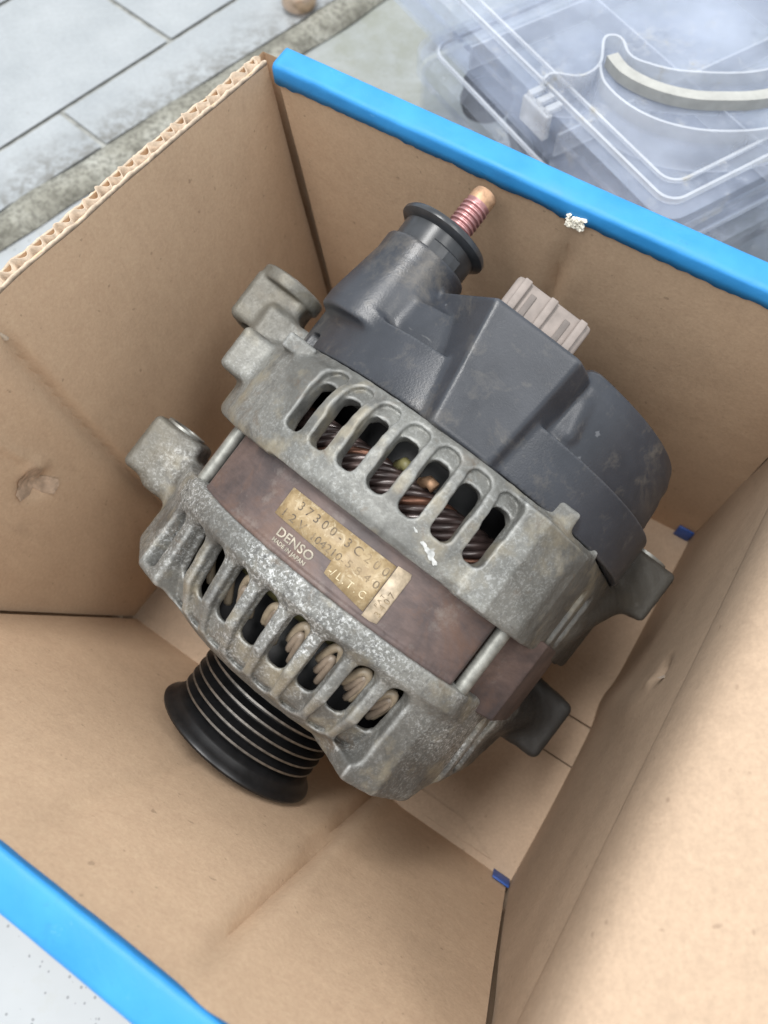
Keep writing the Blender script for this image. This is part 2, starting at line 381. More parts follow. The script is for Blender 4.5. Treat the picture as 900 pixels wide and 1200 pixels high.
# ------------------------------------------------------------------ the setting: workshop floor
def sheet(name, pts, z, mat, kind='structure', parent=None, thick=.02):
    v = [(x, y, z) for x, y in pts] + [(x, y, z - thick) for x, y in pts]; n = len(pts)
    f = [tuple(range(n)), tuple(range(2 * n - 1, n - 1, -1))] + [(i, n + i, n + (i + 1) % n, (i + 1) % n) for i in range(n)]
    bm = bmesh.new(); vs = [bm.verts.new(p) for p in v]; [bm.faces.new([vs[i] for i in q]) for q in f]
    o = from_bm(name, bm, mat, parent, False)
    if kind: o['kind'] = kind
    return o
A = Vector((.700, .714, 0)); A.normalize(); Nn = Vector((-A.y, A.x, 0))      # along the kerb / away from the box
def kp(a, b): p = Vector((-.208, .326, 0)) + A * a + Nn * b; return (p.x, p.y)
sheet('workshop_floor', [(-1.5, -1.5), (1.8, -1.5), (1.8, 2.2), (-1.5, 2.2)], -.004, M['terrazzo'])
bm = bmesh.new()
rows = 160; prof = [(-.019, -.003), (-.016, .0015), (-.008, .003), (-.001, .0022), (.001, -.003)]
grid = []
for i in range(rows + 1):
    a = -.5 + 1.6 * i / rows; line = []
    for b, z in prof:
        q = kp(a, b + .0025 * (noise.noise(Vector((a * 30, b * 60, 0))))); line.append(bm.verts.new((q[0], q[1], z + .0009 * noise.noise(Vector((a * 60, b * 200, 3))))))
    grid.append(line)
for i in range(rows):
    for j in range(len(prof) - 1): bm.faces.new((grid[i][j], grid[i][j + 1], grid[i + 1][j + 1], grid[i + 1][j]))
tag(from_bm('cement_kerb_strip', bm, M['cement']), kind='structure')
tf = sheet('tiled_floor', [kp(-.6, .0012), kp(1.2, .0012), kp(1.2, .9), kp(-.6, .9)], -.0012, M['grout'], thick=.002)
gl = Vector((.676, .737, 0)).normalized(); gn = Vector((-gl.y, gl.x, 0)); g0 = Vector((-.1325, .4685, 0)); TH, TL, GR = .108, .216, .0032
def tile(poly):
    bm = bmesh.new(); vs = [bm.verts.new((p.x, p.y, .0004)) for p in poly]; f = bm.faces.new(vs)
    r = bmesh.ops.inset_region(bm, faces=[f], thickness=.0012, depth=.0008)
    me_f = from_bm('tile', bm, M['tile'], tf); return me_f
kn = Vector((Nn.x, Nn.y, 0)); k0 = Vector(kp(0, .002) + (0,))
def clipk(poly):
    out = []
    for i, p in enumerate(poly):
        q = poly[(i + 1) % len(poly)]; dp = (p - k0).dot(kn); dq = (q - k0).dot(kn)
        if dp >= 0: out.append(p)
        if dp * dq < 0: out.append(p + (q - p) * (dp / (dp - dq)))
    return out
for r_ in range(-1, 6):
    shift = {0: 0.0, -1: -.0865}.get(r_, (r_ % 2) * .108 + .03)
    for c_ in range(-3, 5):
        x0 = shift + c_ * TL; x1 = x0 + TL - GR; y0 = r_ * TH + GR / 2; y1 = y0 + TH - GR
        pl = [g0 + gl * x + gn * y for x, y in ((x0, y0), (x1, y0), (x1, y1), (x0, y1))]
        pl = clipk(pl)
        if len(pl) > 2: tile(pl)

# ------------------------------------------------------------------ cardboard box
box = empty('cardboard_box', loc=(0.0, 0.11, 0.0))
tag(box, 'open brown cardboard box with blue taped rims, holding the alternator', 'box')
def inbox(o):
    o.parent = box; o.matrix_parent_inverse = Matrix.Translation((0, -.11, 0)); return o
V3 = Vector
FLb, FRb, BRb, BLb = V3((-.1070, .0946, 0)), V3((.0467, -.0083, 0)), V3((.1364, .1300, 0)), V3((-.0200, .2280, 0))
FLt, FRt, BRt, BLt = V3((-.1460, .0499, .1640)), V3((.0122, -.0520, .1640)), V3((.1226, .1169, .1615)), V3((-.0356, .2198, .1620))
def panel(name, bl, br, tr, tl, thick, disp, nu=60, nv=40, mat=None, z0=.0):
    """slab whose inner face passes through the 4 corners; disp(u,v) pushes it inward (mm)"""
    nrm = (br - bl).cross(tl - bl).normalized(); v = []; f = []
    mid = V3((.015, .11, .08))
    if nrm.dot(mid - (bl + tr) / 2) < 0: nrm = -nrm
    for side in (0, 1):
        for j in range(nv + 1):
            for i in range(nu + 1):
                u, t = i / nu, j / nv
                p = bl.lerp(br, u).lerp(tl.lerp(tr, u), t) + nrm * (disp(u, t) * MM) - nrm * thick * side
                v.append(p)
    n1 = (nu + 1) * (nv + 1)
    for j in range(nv):
        for i in range(nu):
            a = j * (nu + 1) + i; q = (a, a + 1, a + nu + 2, a + nu + 1); f.append(q); f.append(tuple(x + n1 for x in q[::-1]))
    def edge(ids):
        for a, b in zip(ids, ids[1:]): f.append((a, b, b + n1, a + n1))
    edge(list(range(nu + 1))); edge([nv * (nu + 1) + i for i in range(nu + 1)]); edge([j * (nu + 1) for j in range(nv + 1)]); edge([j * (nu + 1) + nu for j in range(nv + 1)])
    bm = bmesh.new(); vs = [bm.verts.new(p) for p in v]; [bm.faces.new([vs[i] for i in q]) for q in f]
    o = from_bm(name, bm, mat or M['card']); sharp(inbox(o), 50); return o, nrm
def nz(u, v, s, k=0.0): return noise.noise(V3((u * s, v * s, k)))
def crease(x, c, wd, h): return h * math.exp(-((x - c) / wd) ** 2)
def ss(a, b, x): t = min(1, max(0, (x - a) / (b - a))); return t * t * (3 - 2 * t)
# front panel: u from left to right corner
def d_front(u, v):
    c = .675 + .022 * v
    return (1.2 * nz(u, v, 2.2, 1) - 3.2 * crease(u, c + .006 * nz(v, 0, 6), .012, 1) - 1.2 * crease(u, .43 + .03 * v, .016, 1)) * (1 - ss(.8, .98, v)) + 1.0 * crease(u, c + .03, .022, 1) 
fp, nF = panel('front_panel', FLb + (FRb - FLb).normalized() * .0022, FRb - (FRb - FLb).normalized() * .0012, FRt - (FRt - FLt).normalized() * .0014, FLt + (FRt - FLt).normalized() * .0022, .0065, d_front, 90, 60)
def d_back(u, v):
    return (1.0 * nz(u, v, 2.4, 4) - 3.4 * crease(u, .455 + .10 * v + .006 * nz(v, 1, 4), .012, 1) + .8 * crease(u, .485 + .10 * v, .022, 1)) * (1 - ss(.8, .98, v))
bp, nB = panel('back_panel', BLb + V3((.0034, -.0022, 0)), BRb, BRt, BLt + V3((.0027, -.0017, 0)), .0065, d_back, 90, 60)
def d_right(u, v):
    return 1.4 * nz(u, v, 2.0, 7) * (1 - ss(.55, .8, v)) + 1.6 * crease(u, .48, .05, 1) * (1 - ss(.5, .8, v)) - 2.4 * crease(u, .535, .018, 1) * crease(v, .645, .03, 1) + 1.2 * crease(u, .515, .012, 1) * crease(v, .61, .03, 1)
rp, nR = panel('right_panel', FRb, BRb, BRb.lerp(BRt, .90), FRb.lerp(FRt, .90), .0055, d_right, 80, 60, M['card_dimmed'])
def d_left(u, v):      # u 0 back -> 1 front
    k = .565 + .16 * (1 - v) + .006 * nz(v, 2, 5)
    bend = -7.5 * ss(-.1, k, u) if u < k else -7.5 * (1 - ss(k - .1, 1.1, u)) / (1 - ss(k - .1, 1.1, k))
    hole = -2.8 * math.exp(-(((u - .755) / .020) ** 2 + ((v - .63) / .028) ** 2)) + 1.3 * math.exp(-(((u - .725) / .018) ** 2 + ((v - .665) / .02) ** 2))
    tear = .9 * crease(u, .72 - .05 * (v - .7), .008, 1) * ss(.66, .72, v) * (1 - ss(.80, .9, v))
    return (1.0 * nz(u, v, 2.4, 11) - 3.2 * crease(u, k, .010, 1) * (1 - ss(.85, .97, v)) + 1.0 * crease(u, k + .035, .025, 1)) * (.4 + .6 * v) + bend * .65 * v + hole + tear + .8 * nz(u * 3, v, 3, 2) * v
lp, nL = panel('left_panel', BLb, FLb, FLt, BLt, .0006, d_left, 160, 90)
# outer liner + fluting of the raw top edge of the left panel
lo_, _ = panel('outer_liner', BLb - nL * .0037, FLb - nL * .0037, FLt - nL * .0037, BLt - nL * .0037, .0005, lambda u, v: d_left(u, v), 80, 30)
lo_.parent = lp; lo_.matrix_parent_inverse = Matrix.Identity(4)
bm = bmesh.new(); ns = 900; cols = []
for i in range(ns + 1):
    u = i / ns; top = BLt.lerp(FLt, u); bot = BLb.lerp(FLb, u); dn = (bot - top).normalized()
    ph = u * 205 / 5.2 * 2 * math.pi + 2.6 * nz(u, 0, 16)
    sw = math.sin(ph); sw = math.copysign(abs(sw) ** .8, sw)
    off = -(.0021 + .0014 * sw * (1 + .25 * nz(u, 0, 40))) + d_left(u, 1) * MM
    jag = .0012 * nz(u, 0, 70, 2) - .0002 + .0010
    a = top + nL * off + dn * (-.0002 - jag); b = top + nL * (off + .0) + dn * .014
    cols.append((bm.verts.new(a), bm.verts.new(b), bm.verts.new(a - nL * .0003), bm.verts.new(b - nL * .0003)))
for p, q in zip(cols, cols[1:]):
    bm.faces.new((p[0], q[0], q[1], p[1])); bm.faces.new((q[2], p[2], p[3], q[3])); bm.faces.new((p[2], q[2], q[0], p[0]))
fl = from_bm('corrugated_core', bm, M['card_edge']); inbox(fl); fl.parent = lp; fl.matrix_parent_inverse = Matrix.Identity(4)
# pale cut lips of both liners
for off in (.0, -.0038):
    bm = bmesh.new(); n_ = 160; rr = []
    for i in range(n_ + 1):
        u = i / n_; p = BLt.lerp(FLt, u) + nL * (off + d_left(u, 1) * MM); h = .0003 + .0009 * nz(u, off * 99, 40) + .0005 * nz(u, off * 99, 130)
        rr.append([bm.verts.new(p + V3((0, 0, z)) + nL * s) for z, s in ((-.001, .0001), (h, .0001), (h, -.0005), (-.001, -.0005))])
    for p, q in zip(rr, rr[1:]):
        for k in range(4): bm.faces.new((p[k], q[k], q[(k + 1) % 4], p[(k + 1) % 4]))
    o = from_bm('cut_edge', bm, M['card_edge']); inbox(o); o.parent = lp; o.matrix_parent_inverse = Matrix.Identity(4)
def corner_wrap(b, t, d1, d2, back):
    # outer liner bent round the corner, behind the open joint of two panels
    o_ = -(nL if back else nF) * .0
    v = []; off = (d1 + d2).normalized() * .011
    for z in (0, 1):
        p = b if z == 0 else t
        for q in (p - d2 * .022 + d1 * .0075, p + d1 * .0075 + d2 * .0075, p - d1 * .022 + d2 * .0075): v.append(q + V3((0, 0, -.003 if z == 0 else -.004)))
    o = pydata('corner_fold', v, [(0, 1, 4, 3), (1, 2, 5, 4)], M['card'], None, False); inbox(o)
corner_wrap(BLb, BLt, (BLb - FLb).normalized(), (BLb - BRb).normalized(), True)
corner_wrap(FRb, FRt, (FRb - FLb).normalized(), (FRb - BRb).normalized(), False)
corner_wrap(BRb, BRt, (BRb - FRb).normalized(), (BRb - BLb).normalized(), True)
corner_wrap(FLb, FLt, (FLb - FRb).normalized(), (FLb - BLb).normalized(), False)
# lid flap folded out over the right panel
hinge0, hinge1 = V3((.0297, -.0256, .163)), V3((.0793, .0431, .163))
hd = (BRt - FRt).normalized(); outd = V3((hd.y, -hd.x, 0)).normalized()
v = []; nu, npf = 60, 14; f = []
pf = [(.0030, -.042), (.0004, -.034), (-.0003, -.028), (-.0006, -.020), (-.0003, -.0125), (.0008, -.0072), (.0026, -.0037), (.0055, -.0013), (.0098, .0), (.015, .0004), (.024, .0002), (.05, -.001), (.09, -.006), (.13, -.012)]
for i in range(nu + 1):
    u = i / nu; base = FRt.lerp(BRt, u)
    for (o_, z) in pf: v.append(base + outd * (o_ + max(0, -z) * .029) + V3((0, 0, z + .0012 * nz(u, o_ * 20, 3, 5))))
for i in range(nu):
    for j in range(len(pf) - 1):
        a = i * len(pf) + j; f.append((a, a + 1, a + 1 + len(pf), a + len(pf)))
lid = pydata('lid_flap', v, f, M['card_dimmed']); inbox(lid)
m_ = lid.modifiers.new('thickness', 'SOLIDIFY'); m_.thickness = .0006; m_.offset = 0
# base flaps with open seams
def onfloor(s, t):   # s along front->back on right side, t across right->left
    return FRb.lerp(BRb, s).lerp(FLb.lerp(BLb, s), t)
def base_flap(s0, s1, z, mat=None):
    q = [onfloor(s0, -.05), onfloor(s1, -.05), onfloor(s1, 1.06), onfloor(s0, 1.06)]
    o = sheet('base_flap', [(p.x, p.y) for p in q], z, mat or M['card_dimmed'], None, None, .003); inbox(o); return o
base_flap(-.07, .298, .0); base_flap(.302, .405, -.0006); base_flap(.4085, 1.04, .0002)
base_flap(-.07, 1.05, -.0034)
# low glued fold that shows along the foot of the front panel
fr = sheet('glue_flap', [(-.1005, .0935), (-.079, .0842), (-.012, .0425), (.030, .0145), (.040, .0), (-.1065, .0925)], .0008, M['card_dimmed'], None, None, .0007); inbox(fr)
# blue tape over the double-thick rims of the front and back panels
def rim_tape(name, a, b, nrm, inside, thick, outside, disp, seed):
    prof = [(.0004, -inside), (.0005, -inside * .5), (.0005, -.0004), (.0003, .0003), (-.0003, .0007), (-.0012, .0008), (-thick * .5, .0007), (-thick + .0010, .0008), (-thick + .0002, .0006), (-thick - .0003, .0), (-thick - .0004, -.0014), (-thick - .0006, -.004), (-thick - .0006, -outside)]
    v = []; f = []; n_ = 140; k = len(prof)
    for i in range(n_ + 1):
        u = i / n_; p = a.lerp(b, u) + nrm * disp(u) * MM
        for j, (o_, z) in enumerate(prof):
            wob = .00030 * nz(u, j * .1, 7, seed) + .00016 * nz(u, j * .12, 34, seed)
            edge = .0010 * nz(u, 0, 20, seed + 3) + .0006 * nz(u, 0, 70, seed) if j == 0 else 0
            v.append(p + nrm * (o_ + wob * .6) + V3((0, 0, z + wob + edge)))
    for i in range(n_):
        for j in range(k - 1):
            c = i * k + j; f.append((c, c + 1, c + 1 + k, c + k))
    o = pydata(name, v, f, M['tape']); inbox(o)
    m = o.modifiers.new('thickness', 'SOLIDIFY'); m.thickness = .0004; m.offset = 0
    return o
rim_tape('tape_strip', FLt + (FLt - FRt) * .02, FRt, nF, .0052, .0085, .03, lambda u: .4 + .35 * nz(u, 0, 3, 21), 3)
tb = BLt + (BRt - BLt).normalized() * .0030
bt = rim_tape('tape_strip', tb, BRt + (BRt - BLt) * .02, nB, .0050, .0075, .03, lambda u: .4 + .35 * nz(u, 0, 3, 22), 9)
# chip of torn paper on the back tape
def lumps(name, c, n_, spread, r0, mat, seed, dirs):
    rnd = random.Random(seed); bm = bmesh.new()
    for i in range(n_):
        p = c + dirs[0] * rnd.uniform(-1, 1) * spread + dirs[1] * rnd.uniform(-1, 1) * spread * .8 + dirs[2] * rnd.uniform(0, .0006)
        r = r0 * rnd.uniform(.6, 1.3); res = bmesh.ops.create_icosphere(bm, subdivisions=1, radius=r)
        for vv in res['verts']:
            vv.co = Vector((vv.co.x * rnd.uniform(.6, 1.4), vv.co.y * rnd.uniform(.6, 1.4), vv.co.z * .7)) + p
    return from_bm(name, bm, mat, None, False)
bd = (BRt - BLt).normalized()
chip = lumps('torn_chip', BLt.lerp(BRt, 0.565) + nB * .0012 + V3((0, 0, -.0045)), 70, .0026, .0006, M['shred'], 5, (bd, V3((0, 0, 1)), nB)); inbox(chip)
# scraps of tape showing through the lower corners
def scrap(c, d, h, nrm, up=V3((0, 0, 1)), wd=.0068):
    o = rbox('tape_scrap', (wd, .0008, h), M['tape_dark'], None, .0002, Matrix.Translation(c) @ Matrix(((d.x, nrm.x, up.x, 0), (d.y, nrm.y, up.y, 0), (d.z, nrm.z, up.z, 0), (0, 0, 0, 1)))); inbox(o)
fd = (FRb - FLb).normalized()
fu = nF.cross(fd).normalized(); fu = fu if fu.z > 0 else -fu
scrap(FRb - fd * .0040 + nF * .0010 + fu * .0042, fd, .0080, nF, fu)
scrap(BRb - bd * .0040 + nB * .0016 + V3((0, 0, .005)), bd, .0085, V3((nB.x, nB.y, 0)).normalized())
# torn spot where a staple was pulled from the left panel
def on_left(u, v_, off=.0003): return BLb.lerp(FLb, u).lerp(BLt.lerp(FLt, u), v_) + nL * (d_left(u, v_) * MM + off)
bm = bmesh.new(); ring = []; cc = bm.verts.new(on_left(.752, .635, .0002))
for k in range(18):
    t = 2 * math.pi * k / 18; s = 1 + .3 * math.sin(3 * t + 1) + .2 * math.cos(5 * t)
    ring.append(bm.verts.new(on_left(.752 + .020 * s * math.cos(t), .635 + .038 * s * math.sin(t), .0006)))
for k in range(18): bm.faces.new((cc, ring[k], ring[(k + 1) % 18]))
ring2 = [bm.verts.new(v_.co + (v_.co - cc.co) * .3 - nL * .0004) for v_ in ring]
for k in range(18): bm.faces.new((ring[k], ring2[k], ring2[(k + 1) % 18], ring[(k + 1) % 18]))
tp = from_bm('torn_patch', bm, simple('torn_card', (.50, .37, .27), .9, 0, .3, 400, .0006)); inbox(tp)

def on_right(u, v_, off): return FRb.lerp(BRb, u).lerp(FRt.lerp(BRt, u), v_) + nR * (d_right(u, v_) * MM + off)
bm = bmesh.new(); cc = bm.verts.new(on_right(.533, .645, .0003)); ring = []
for k in range(16):
    t = 2 * math.pi * k / 16; sc_ = 1 + .35 * math.sin(3 * t + 2) + .2 * math.cos(5 * t)
    ring.append(bm.verts.new(on_right(.533 + .017 * sc_ * math.cos(t), .645 + .020 * sc_ * math.sin(t), .0005)))
for k in range(16): bm.faces.new((cc, ring[k], ring[(k + 1) % 16]))
o = from_bm('torn_patch', bm, simple('torn_card_grey', (.38, .31, .25), .9, 0, .4, 400, .0006)); inbox(o)

# ------------------------------------------------------------------ alternator (modelled in mm: u across, v along the shaft to the rear, w towards the viewer)
Cm = cam.rotation_euler.to_matrix()
um = Cm @ V3((.796, -.605, 0)); vm = Cm @ V3((.605, .796, 0)); wm = Cm @ V3((0, 0, 1))
um.normalize(); vm.normalize(); wm.normalize()
mt = Matrix((( um.x, vm.x, wm.x, -.0011), (um.y, vm.y, wm.y, .0868), (um.z, vm.z, wm.z, .0852), (0, 0, 0, 1)))
alt = empty('alternator', mt)
tag(alt, 'dusty grey car alternator with black grooved pulley lying tilted in the cardboard box', 'alternator')
D2R = math.pi / 180
def cylp(phi, v_, r): return V3((r * math.sin(phi * D2R) * MM, v_ * MM, r * math.cos(phi * D2R) * MM))

def slots(phi, r, p0, pitch, n_):
    k = np.clip(np.round((phi - F(p0)) / F(pitch)), 0, n_ - 1); return (phi - F(p0) - k * F(pitch)) * F(D2R) * r
def f_front(U, V, W):
    r = np.sqrt(U * U + W * W); phi = np.arctan2(U, W) * F(180 / math.pi)
    d = sd_poly(r, V, [(0, -10.5), (65.6, -10.5), (66, -12), (65.6, -16.5), (63.0, -19.5), (61, -32), (55, -40), (47, -44), (0, -45.5)])
    cr = sd_ext(sd_poly(U, W, [(22, 58), (32, 54), (42.5, 41), (66, -3), (56, -26), (20, -30), (5, 30)]), V, -46.8, -10.5, 1.4)
    lim = -(V + 46.3 - np.maximum(39 - W, 0) * F(.66)) * F(.8)
    cr = smax(cr, lim, 3)
    cl = sd_ext(sd_poly(U, W, [(-44, 44), (-55, 35), (-64.5, 10), (-62, -18), (-35, -20), (-20, 20)]), V, -39.5, -10.5, 2.2)
    side = (U - F(43.0)) * F(.882) + (W - F(41)) * F(.471); d = smax(d, side, 1.5)
    d = smin(d, cr, 3); d = smin(d, cl, 4)
    er = smin(sd_box(U, V, W, (68.5, -10.2, -11), (10.5, 10.8, 10), 2.5), smin(sd_box(U, V, W, (57, -10, -11), (12, 10, 8), 2), sd_cap(U, V, W, (50, -16, 14), (68, -8, -8), 7.5), 3), 4)
    el = smin(sd_box(U, V, W, (-74.5, -13.5, 2), (9, 9.5, 8.5), 2.2), sd_box(U, V, W, (-64, -18, 1), (11, 7, 8.5), 2.0), 4)
    eb = smin(sd_cylv(U, V, W, 2, -82, 8, -26, -6, 1.5), sd_box(U, V, W, (2, -16, -70), (7, 9, 13), 2), 5)
    d = smin(d, er, 3); d = smin(d, el, 3.5); d = smin(d, eb, 3)
    inn = sd_poly(r, V, [(0, -5), (60.5, -5), (60.5, -16.5), (58.5, -19.5), (56.5, -31), (51, -38), (44, -41), (0, -42)])
    inn = np.maximum(inn, side + 7.5)
    d = smax(d, -inn, 1.0)
    x = slots(phi, r, -45.6, 9.35, 8)
    sl = sd_box2(x, V + F(25.9), 2.75, 7.4, 2.2); sl = np.maximum(sl, F(42) - r)
    out = sd_poly(r, V, [(0, -10.5), (66, -10.5), (66, -16.5), (63.0, -19.5), (61, -32), (55, -40), (47, -44), (0, -45.5)])
    gr = np.maximum(sd_box2(x, V + F(29.6), 3.2, 11.2, 2.8), -(out + np.clip(F(2.6) + (V + 30) * F(.12), .9, 2.6)))
    gr = np.maximum(gr, F(38) - r)
    blind = np.maximum(sd_box2((phi + F(54.9)) * F(D2R) * r, V + F(28), 2.6, 8.5, 2.4), -(out + F(2.6)))
    d = smax(d, -gr, 1.4); d = smax(d, -sl, .6); d = smax(d, -blind, 1.6)
    for w0, l0, l1 in ((31, -37, -18), (22.5, -32, -16)):
        uu = 43.0 + (41 - w0) * .533
        d = smax(d, -sd_cap(U, V, W, (uu + .1, l0, w0), (uu + .1, l1, w0), 2.5), .8)
    d = smax(d, -sd_cylv(U, V, W, 69, -11, 4.5, -40, 20), .6); d = smax(d, -sd_cylv(U, V, W, -75.5, 2, 5, -40, 20), .6); d = smax(d, -sd_cylv(U, V, W, 2, -82, 4.3, -40, 20), .6)
    d = d + F(.06) * np.sin(U * F(1.1) + V * F(.7)) * np.sin(W * F(.9) - V * F(.5))
    return d
nets('front_bracket', f_front, (-88, -54, -92), (82, 3, 69), .54, M['cast'], alt)

def f_rear(U, V, W):
    r = np.sqrt(U * U + W * W); phi = np.arctan2(U, W) * F(180 / math.pi)
    prof = [(0, 8.5), (67.6, 8.5), (68.6, 10.5), (68.8, 28), (67.6, 32), (63.6, 37.8), (0, 38.5)]
    d = sd_poly(r, V, prof); out = d.copy()
    br = sd_ext(sd_poly(U, W, [(16, 67.5), (24, 66), (39, 53), (51, 30), (62, 9), (64, -14), (50, -30), (10, -20), (5, 40)]), V, 8.5, 36.5, 0.9)
    side = (U - F(38.5)) * F(.885) + (W - F(53)) * F(.466); d = smax(d, side, 1.0)
    lim = (V - 37 + np.maximum(44 - W, 0) * F(.22)) * F(.9)
    br = smax(br, lim, 2)
    tabr = sd_box(U, V, W, (22.5, 38.4, 51), (8.2, 4.6, 6.0), 1.0)
    screw = sd_box(U, V, W, (39.5, 36, 43), (2.8, 3.4, 4.0), .8)
    bl1 = sd_ext(sd_poly(U, W, [(-42, 53), (-56, 40), (-69, 10), (-67, -18), (-40, -20), (-20, 30)]), V, 8.5, 34, 2)
    bl2 = sd_box(U, V, W, (-64, 26, 16), (8.5, 7, 14), 2)
    tabl = sd_box(U, V, W, (-53.5, 35.0, 39), (4.5, 2.4, 5), 1.0)
    d = smin(d, br, 1.6); d = smin(d, bl1, 3); d = smin(d, bl2, 2); d = smin(d, tabl, 1); d = smin(d, tabr, 2); d = smin(d, screw, 1)
    er = smin(sd_box(U, V, W, (69, 45, -9), (10, 9.5, 9.5), 2.0), smin(sd_box(U, V, W, (57, 36, -8), (10, 9, 8), 2), sd_cap(U, V, W, (50, 17, 14), (67, 40, -6), 7.5), 4), 4)
    el = smin(sd_box(U, V, W, (-76.5, 43, 0), (9.5, 9, 8.5), 2.5), sd_box(U, V, W, (-66, 36, 2), (10, 8, 9), 2.0), 3.5)
    el = smin(el, sd_cylv(U, V, W, -75.5, 1, 11.0, 50, 54.5, 1.0), .8)
    d = smin(d, er, 3); d = smin(d, el, 4)
    inn = sd_poly(r, V, [(0, 0), (62.5, 0), (64, 12), (64, 28.5), (59, 32.5), (0, 33)])
    inn = np.maximum(inn, side + 7.5)
    d = smax(d, -inn, 1.0)
    x = slots(phi, r, -36.2, 8.0, 7)
    sl = np.maximum(sd_box2(x, V - F(23.8), 2.95, 7.6, 2.2), F(45) - r)
    rec = np.maximum(sd_box2(x, V - F(29.6), 3.2, 6.0, 2.6), -(out + 1.5)); rec = np.maximum(rec, F(45) - r)
    d = smax(d, -rec, 1.1); d = smax(d, -sl, .6)
    for w0, l0, l1 in ((34, 14, 28), (25, 15, 28)):
        uu = 38.5 + (53 - w0) * .527
        d = smax(d, -sd_cap(U, V, W, (uu + .1, l0, w0), (uu + .1, l1, w0), 2.4), .8)
    d = smax(d, -sd_cylv(U, V, W, 69, -9, 4.6, 20, 70), .6); d = smax(d, -sd_cylv(U, V, W, -76, 1, 6.5, 20, 70), .6)
    d = d + F(.06) * np.sin(U * F(1.0) + V * F(.8)) * np.sin(W * F(.9) - V * F(.6))
    return d
nets('rear_bracket', f_rear, (-90, 6, -72), (82, 57, 72), .54, M['cast'], alt)

def f_cover(U, V, W):
    r = np.sqrt(U * U + W * W)
    band = sd_poly(r, V, [(0, 38.2), (62.0, 38.2), (61.8, 53.6), (0, 54.4)])
    dome = sd_poly(r, V, [(0, 39), (58.0, 39), (58.0, 56), (56.6, 64), (49, 69.5), (42, 71.5), (0, 72)])
    right = smax(sd_poly(r, V, [(0, 39), (57.4, 39), (57.2, 70), (55.5, 74.5), (50, 76.5), (0, 77)]), F(9) - U, 6)
    d = smin(band, smin(dome, right, 4), .8)
    shoulder = sd_ext(sd_poly(U, W, [(-51, 20), (-48, 33), (-37, 42), (-28, 43.5), (-20, 38), (-18, 10), (-45, 5)]), V, 40, 67, 3)
    term = sd_ext(np.sqrt((U + F(42.5)) ** 2 + (W - F(30)) ** 2) - (F(13.2) + np.clip((72 - V) * F(.17), 0, 3.0)), V, 50, 77.5, 1.0)
    d = smin(d, shoulder, 2); d = smin(d, term, 3)
    d = smax(d, sd_box(U, V, W, (0, 60, 0), (66, 40, 80), 1), .5)
    # connector tower, flaring towards the rear
    tl = F(-14.6) - (V - 37) * F(.17); tr = F(4.8) + (V - 37) * F(.095)
    face = W - (F(64.2) + (V - 37) * F(.02))
    tw = smax(face, -(U - (tl + (F(61.6) - W) * F(-.55))), .8)
    tw = smax(tw, (U - (tr + (F(63.0) - W) * F(.75))), 1.2)
    tw = smax(tw, U - 12.0, 1.5); tw = np.maximum(tw, F(22) - W)
    tw = smax(tw, np.maximum(V - F(71.2), F(37.6) - V), 1.5)
    d = smin(d, tw, 1.2)
    d = smin(d, sd_cap(U, V, W, (15.2, 57, 54.5), (14.0, 65.0, 53.0), 3.0), 1.6)
    # recess for the plug, hollow underneath
    d = smax(d, -sd_box(U, V, W, (-6, 74, 51), (12.0, 8, 7.5), 1), .6)
    inn = sd_poly(r, V, [(0, 30), (57.5, 30), (57.5, 48), (53, 58), (46, 67), (0, 67.5)])
    d = smax(d, -inn, 1.0)
    notch = sd_box(U, V, W, (-57.5, 39.0, 32), (4.0, 4.2, 9), 1.2); d = smax(d, -notch, .6)
    return d
nets('rear_cover', f_cover, (-67, 36, -64), (66, 81, 69), .54, M['plastic'], alt)

def f_stator(U, V, W):
    r = np.sqrt(U * U + W * W); phi = np.arctan2(U, W) * F(180 / math.pi)
    d = sd_poly(r, V, [(0, -14), (63.2, -14), (64.6, -10), (64.6, -9.3), (63.9, -8.9), (63.9, 7.6), (64.3, 8), (64.3, 12), (0, 12)])
    ch = sd_poly(U, W, [(0, 90), (30.2, 90), (30.2, 55.5), (33.6, 49.8), (48.5, 39), (60, 12), (62, -60), (-64, -60), (-62, 10), (-53, 31.5), (-52, 37), (-54, 60), (-80, 90)])
    d = smax(d, ch, .5)
    gl_ = np.sqrt((U - F(33.4)) ** 2 + (W - F(53.2)) ** 2) - F(2.9); gl2 = np.sqrt((U + F(55.0)) ** 2 + (W - F(31)) ** 2) - F(2.9)
    d = smax(d, -np.minimum(gl_, gl2), .5)
    d = smax(d, -sd_poly(r, V, [(0, -20), (56, -20), (56, 20), (0, 20)]), .5)
    return d
st = nets('stator_core', f_stator, (-67, -16, -62), (67, 14, 67), .6, M['stator'], alt)
for (u_, w_) in ((33.4, 53.0), (-55.0, 31.0)):
    tube('through_bolt', [(u_ * MM, a * MM, w_ * MM) for a in (-16, -8, 0, 8, 16)], .0021, M['bolt'], alt, 14)

# rotor behind the slots
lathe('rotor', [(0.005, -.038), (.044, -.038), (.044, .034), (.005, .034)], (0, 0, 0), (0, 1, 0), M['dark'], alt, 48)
# copper end winding at the rear: strands twisted round each other
for k in range(13):
    pts = []
    for i in range(140):
        ph = -62 + 108 * i / 139; th = 2 * math.pi * (k / 13 + ph / 46.0)
        rr = 56.2 + 3.8 * math.cos(th); vv = 18.8 + 5.2 * math.sin(th); pts.append(cylp(ph, vv, rr))
    tube('copper_wire', pts, .00118, M['wire_bright'] if k in (2, 8) else M['wire'], st, 8)
